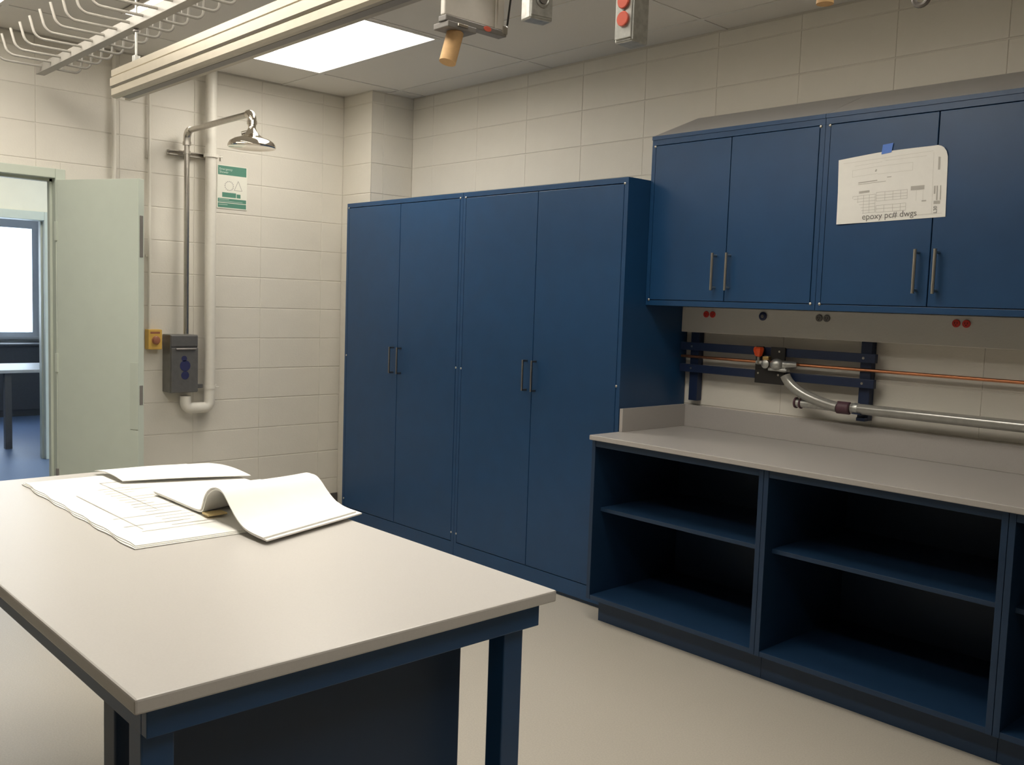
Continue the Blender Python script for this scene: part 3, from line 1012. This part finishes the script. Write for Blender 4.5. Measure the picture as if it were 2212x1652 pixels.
t = thing('stop_button_box', (0.03, -1.715, 1.17), 'yellow emergency button box left of the eyewash cabinet', 'button box')
MB().box(0.001, 0.060, -1.762, -1.676, 1.174, 1.298, bev=0.004).build('enclosure', 'yellow', t)
MB().lathe([(0.026, 0), (0.026, 0.006), (0.021, 0.010), (0.021, 0.018), (0.014, 0.021)], (0.060, -1.716, 1.232), 'X', 24).build('button', 'button', t, smooth=True)
MB().box(0.060, 0.0606, -1.750, -1.690, 1.272, 1.284).build('legend_strip', 'button', t)
o = MB().cyl((0.022, -1.741, 1.297), (0.022, -1.741, H), 0.0095, n=12).build('wall_conduit', 'wall', None, smooth=True)
tag(o, 'thin painted conduit rising from the yellow button box', 'conduit')
for z in (1.75, 2.35):
    MB().box(0.0005, 0.012, -1.760, -1.722, z - 0.008, z + 0.008, bev=0.002).build('strap', 'wall', o)
o = MB().cyl((0.024, -1.955, 0.45), (0.024, -1.955, H), 0.0125, n=12).build('wall_conduit', 'wall', None, smooth=True)
tag(o, 'painted conduit running down the wall behind the open door', 'conduit')

# green and white shower sign
t = thing('shower_sign', (0.006, -1.19, 2.085), 'green and white emergency shower sign beside the thick white pipe', 'sign')
SY0, SY1, SZ0, SZ1 = -1.296, -1.086, 2.084, 2.362
MB().box(0.0005, 0.0035, SY0, SY1, SZ0, SZ1, bev=0.001).build('board', 'signwhite', t)


def sg(name, m, a, b_, c, d_, x=0.0040):
    W_, H_ = SY1 - SY0, SZ1 - SZ0
    return MB().box(0.0035, x, SY0 + W_ * a, SY0 + W_ * b_, SZ0 + H_ * c, SZ0 + H_ * d_).build(name, m, t)


sg('header', 'green', 0.03, 0.97, 0.775, 0.985)
sg('figure_block', 'green', 0.17, 0.63, 0.265, 0.375)
sg('figure_block', 'green', 0.65, 0.78, 0.265, 0.355)
sg('text_bar', 'green', 0.03, 0.97, 0.145, 0.235)
sg('text_bar', 'green', 0.03, 0.97, 0.025, 0.130)
sg('text_line', 'signtext', 0.06, 0.40, 0.205, 0.215, 0.0043)
sg('text_line', 'signtext', 0.06, 0.85, 0.168, 0.176, 0.0043)
sg('text_line', 'signtext', 0.06, 0.35, 0.085, 0.095, 0.0043)
W_, H_ = SY1 - SY0, SZ1 - SZ0
ring = MB()
cy, cz = SY0 + W_ * 0.40, SZ0 + H_ * 0.53
for k in range(16):
    a = 2 * math.pi * k / 16
    ring.box(0.0035, 0.0040, cy + 0.029 * math.cos(a) - 0.0035, cy + 0.029 * math.cos(a) + 0.0035, cz + 0.029 * math.sin(a) - 0.0035, cz + 0.029 * math.sin(a) + 0.0035)
ring.build('spray_ring', 'ink', t)
tri = MB()
A_, B_, C_ = (SY0 + W_ * 0.70, SZ0 + H_ * 0.66), (SY0 + W_ * 0.57, SZ0 + H_ * 0.44), (SY0 + W_ * 0.83, SZ0 + H_ * 0.44)
for p, q in ((A_, B_), (B_, C_), (C_, A_)):
    d = Vector((q[0] - p[0], q[1] - p[1])).normalized()
    n = Vector((-d.y, d.x)) * 0.002
    tri.prism([(0.0035, p[0] - n.x, p[1] - n.y), (0.0035, q[0] - n.x, q[1] - n.y), (0.0035, q[0] + n.x, q[1] + n.y), (0.0035, p[0] + n.x, p[1] + n.y)], (0.0005, 0, 0))
tri.build('triangle_mark', 'ink', t)
for s, zf in (('Emergency', 0.885), ('Shower', 0.815)):
    mtx = Matrix.Translation((0.0043, SY0 + W_ * 0.07, SZ0 + H_ * zf)) @ Matrix(((0, 0, 1, 0), (1, 0, 0, 0), (0, 1, 0, 0), (0, 0, 0, 1)))
    me = text_mesh(s, 0.0205, mtx)
    me.materials.append(M['signtext'])
    link('lettering', me, t)

# ------------------------------------------------------------------ overhead: cable tray, service carrier, drops
SYC = -2.450
t = thing('cable_tray', (3.3, SYC, 2.67), 'centre-spine cable tray with bent rod rungs hung under the ceiling', 'cable tray')
MB().box(0.245, 6.6, SYC, SYC + 0.045, 2.676, 2.722, bev=0.002).build('spine', 'tray', t)
nr = 42
for i in range(nr):
    x = 0.35 + 0.1508 * i
    pts = [(x, SYC + 0.002, 2.702), (x, SYC - 0.10, 2.700), (x, SYC - 0.165, 2.700)] + arc((x, SYC - 0.172, 2.745), 0.045, -math.pi / 2, -math.pi + 0.2, (0, 1, 0), (0, 0, 1), 6) + [(x, SYC - 0.232, 2.795)]
    MB().tube(pts, 0.0062, 8).build('rung', 'tray', t, smooth=True)
    pts = [(x, SYC + 0.043, 2.702), (x, SYC + 0.13, 2.700)] + arc((x, SYC + 0.165, 2.735), 0.035, -math.pi / 2, -0.15, (0, 1, 0), (0, 0, 1), 5) + [(x, SYC + 0.203, 2.790)]
    b = MB().tube(pts, 0.0062, 8)
    b.cyl((x, SYC + 0.105, 2.702), (x, SYC + 0.105, 2.770), 0.0042, n=8)
    b.build('rung', 'tray', t, smooth=True)
for x in (1.576, 3.60, 5.60):
    r = MB().cyl((x, SYC + 0.022, 2.722), (x, SYC + 0.022, H + 0.004), 0.0050, n=10).build('hanger_rod', 'galv', t, smooth=True)
    MB().lathe([(0.013, 0), (0.013, 0.012)], (x, SYC + 0.022, 2.664), 'Z', 6).build('hanger_nut', 'darksteel', r)

t = thing('service_carrier', (4.0, SYC + 0.04, 2.405), 'long satin metal service carrier slung beneath the cable tray', 'carrier')
CX0, CX1 = 1.352, 6.6
prof = [(0.0, 2.530), (-0.004, 2.528), (-0.004, 2.500), (0.000, 2.497), (-0.010, 2.490), (-0.010, 2.455), (0.0, 2.448), (-0.004, 2.444), (-0.004, 2.416), (0.003, 2.405), (0.022, 2.405), (0.022, 2.422), (0.058, 2.422), (0.058, 2.405), (0.080, 2.405), (0.084, 2.416), (0.084, 2.528), (0.080, 2.530)]
MB().prism([(CX0, SYC + y, z) for y, z in prof], (CX1 - CX0, 0, 0)).build('extrusion', 'alu', t)
MB().box(CX0 + 0.06, CX1, SYC + 0.0225, SYC + 0.0575, 2.404, 2.4215).build('slot_cover', 'greyrec', t)
for x in (1.576, 3.60, 5.60):
    r = MB().cyl((x, SYC + 0.022, 2.530), (x, SYC + 0.022, 2.664), 0.0050, n=10).build('drop_rod', 'galv', t, smooth=True)
    MB().box(x - 0.012, x + 0.016, SYC + 0.008, SYC + 0.036, 2.5305, 2.560, bev=0.002).build('rod_clamp', 'galv', r)

# linear lamp over the tray
t = thing('linear_light', (1.9, -2.14, H), 'slim linear lamp on the ceiling over the cable tray', 'ceiling light')
MB().box(0.86, 4.2, -2.226, -2.055, H - 0.022, H - 0.0005, bev=0.004).build('housing', 'whitesheet', t)
box('lens', 'lens_slim', t, 0.90, 4.16, -2.218, -2.063, H - 0.026, H - 0.0222)


def drop_box(cx, cy, z0, z1, wx, wy, rz, label, kind):
    t = thing('outlet_drop', (cx, cy, z0), label, 'outlet box')
    m = Matrix.Translation((cx, cy, 0)) @ Matrix.Rotation(rz, 4, 'Z')
    MB().box(-wx / 2, wx / 2, -wy / 2, wy / 2, z0, z1, bev=0.004).build('steel_box', 'galv', t, mtx=m)
    MB().tube([(cx, cy, z1 - 0.002), (cx, cy, 2.36), (cx, SYC + 0.03 if abs(cy - SYC) < 0.2 else cy, 2.404)], 0.006, 10).build('drop_cord', 'cable', t, smooth=True)
    if kind == 'duplex':
        pl_ = MB().box(-wx / 2 + 0.002, wx / 2 - 0.002, -wy / 2 - 0.0025, -wy / 2, z0 + 0.008, z1 - 0.004, bev=0.001).build('cover_plate', 'galv', t, mtx=m)
        for zc in (z0 + 0.050, z0 + 0.0885):
            e = MB().lathe([(0.0155, -0.0005), (0.0165, -0.003), (0.0150, -0.005)], (0, -wy / 2 - 0.0022, zc), 'Y', 20)
            e.build('receptacle', 'redmid', t, mtx=m)
        MB().cyl((0, -wy / 2 - 0.0045, z0 + 0.069), (0, -wy / 2 - 0.002, z0 + 0.069), 0.0028, n=8).build('cover_screw', 'steel', t, mtx=m)
    else:
        MB().box(wx / 2, wx / 2 + 0.0025, -wy / 2 + 0.003, wy / 2 - 0.003, z0 + 0.008, z1 - 0.004, bev=0.001).build('cover_plate', 'galv', t, mtx=m)
        MB().lathe([(0.019, 0), (0.019, 0.004), (0.015, 0.006), (0.008, 0.004)], (wx / 2 + 0.0024, 0, z0 + 0.047), 'X', 24).build('receptacle', 'galv', t, mtx=m)
        MB().lathe([(0.011, 0), (0.011, 0.002)], (wx / 2 + 0.0085, 0, z0 + 0.047), 'X', 16).build('socket_face', 'greyrec', t, mtx=m)
    return t


drop_box(4.409, -2.424, 2.122, 2.236, 0.050, 0.056, 0.0, 'steel drop box with two coral red receptacles on a cord', 'duplex')
drop_box(4.101, -2.425, 2.230, 2.350, 0.043, 0.066, math.radians(-12), 'steel drop box with one round grey receptacle', 'round')

# white junction unit with a tan tube
t = thing('junction_unit', (3.81, -2.43, 2.26), 'white sheet-metal unit with a tan tube below, fixed under the service carrier', 'junction unit')
MB().box(3.832, 3.850, -2.515, -2.338, 2.278, 2.4035, bev=0.003).build('cover', 'whitesheet', t)
MB().box(3.824, 3.856, -2.515, -2.302, 2.262, 2.277, bev=0.002).build('bottom_rail', 'greyrec', t)
MB().box(3.846, 3.856, -2.336, -2.312, 2.278, 2.404, bev=0.002).build('side_arm', 'whitesheet', t)
MB().cyl((3.860, -2.304, 2.292), (3.860, -2.290, 2.400), 0.0028, n=8).build('pull_wire', 'cable', t)
MB().box(3.845, 3.8575, -2.318, -2.298, 2.268, 2.292, bev=0.003).build('wire_end', 'steel', t)
MB().lathe([(0.011, 0), (0.011, 0.002)], (0, 0, 0), 'X', 20).build('red_mark', 'redmid', t, mtx=Matrix.Translation((3.856, -2.372, 2.2695)) @ Matrix.Diagonal((1, 1.2, 0.62, 1)))
MB().box(3.800, 3.862, -2.512, -2.415, 2.246, 2.2615, bev=0.002).build('clamp_plate', 'greyrec', t)
MB().box(3.862, 3.866, -2.482, -2.447, 2.252, 2.260, bev=0.001).build('clip', 'chrome', t)
MB().cyl((3.832, -2.463, 2.2455), (3.832, -2.487, 2.163), 0.0225, n=28).build('tan_tube', 'tan', t, smooth=True)

# small things at the top of the view
t = thing('drop_plug', (4.884, SYC + 0.02, 2.115), 'tan plug hanging at the end of its cord', 'plug')
MB().cyl((4.884, SYC + 0.02, 2.114), (4.884, SYC + 0.02, 2.165), 0.016, 0.013, n=18).build('plug_body', 'tan', t, smooth=True)
MB().cyl((4.884, SYC + 0.02, 2.165), (4.884, SYC + 0.035, 2.4045), 0.005, n=10).build('drop_cord', 'cable', t, smooth=True)
t = thing('cord_hook', (5.067, SYC + 0.02, 2.068), 'dark ring hook dangling on a cord', 'hook')
b = MB()
b.tube(arc((5.067, SYC + 0.02, 2.088), 0.013, 0, 2 * math.pi, (1, 0, 0), (0, 0, 1), 20), 0.0048, 8)
b.build('ring', 'darksteel', t, smooth=True)
MB().cyl((5.067, SYC + 0.02, 2.100), (5.067, SYC + 0.035, 2.4045), 0.005, n=10).build('drop_cord', 'cable', t, smooth=True)
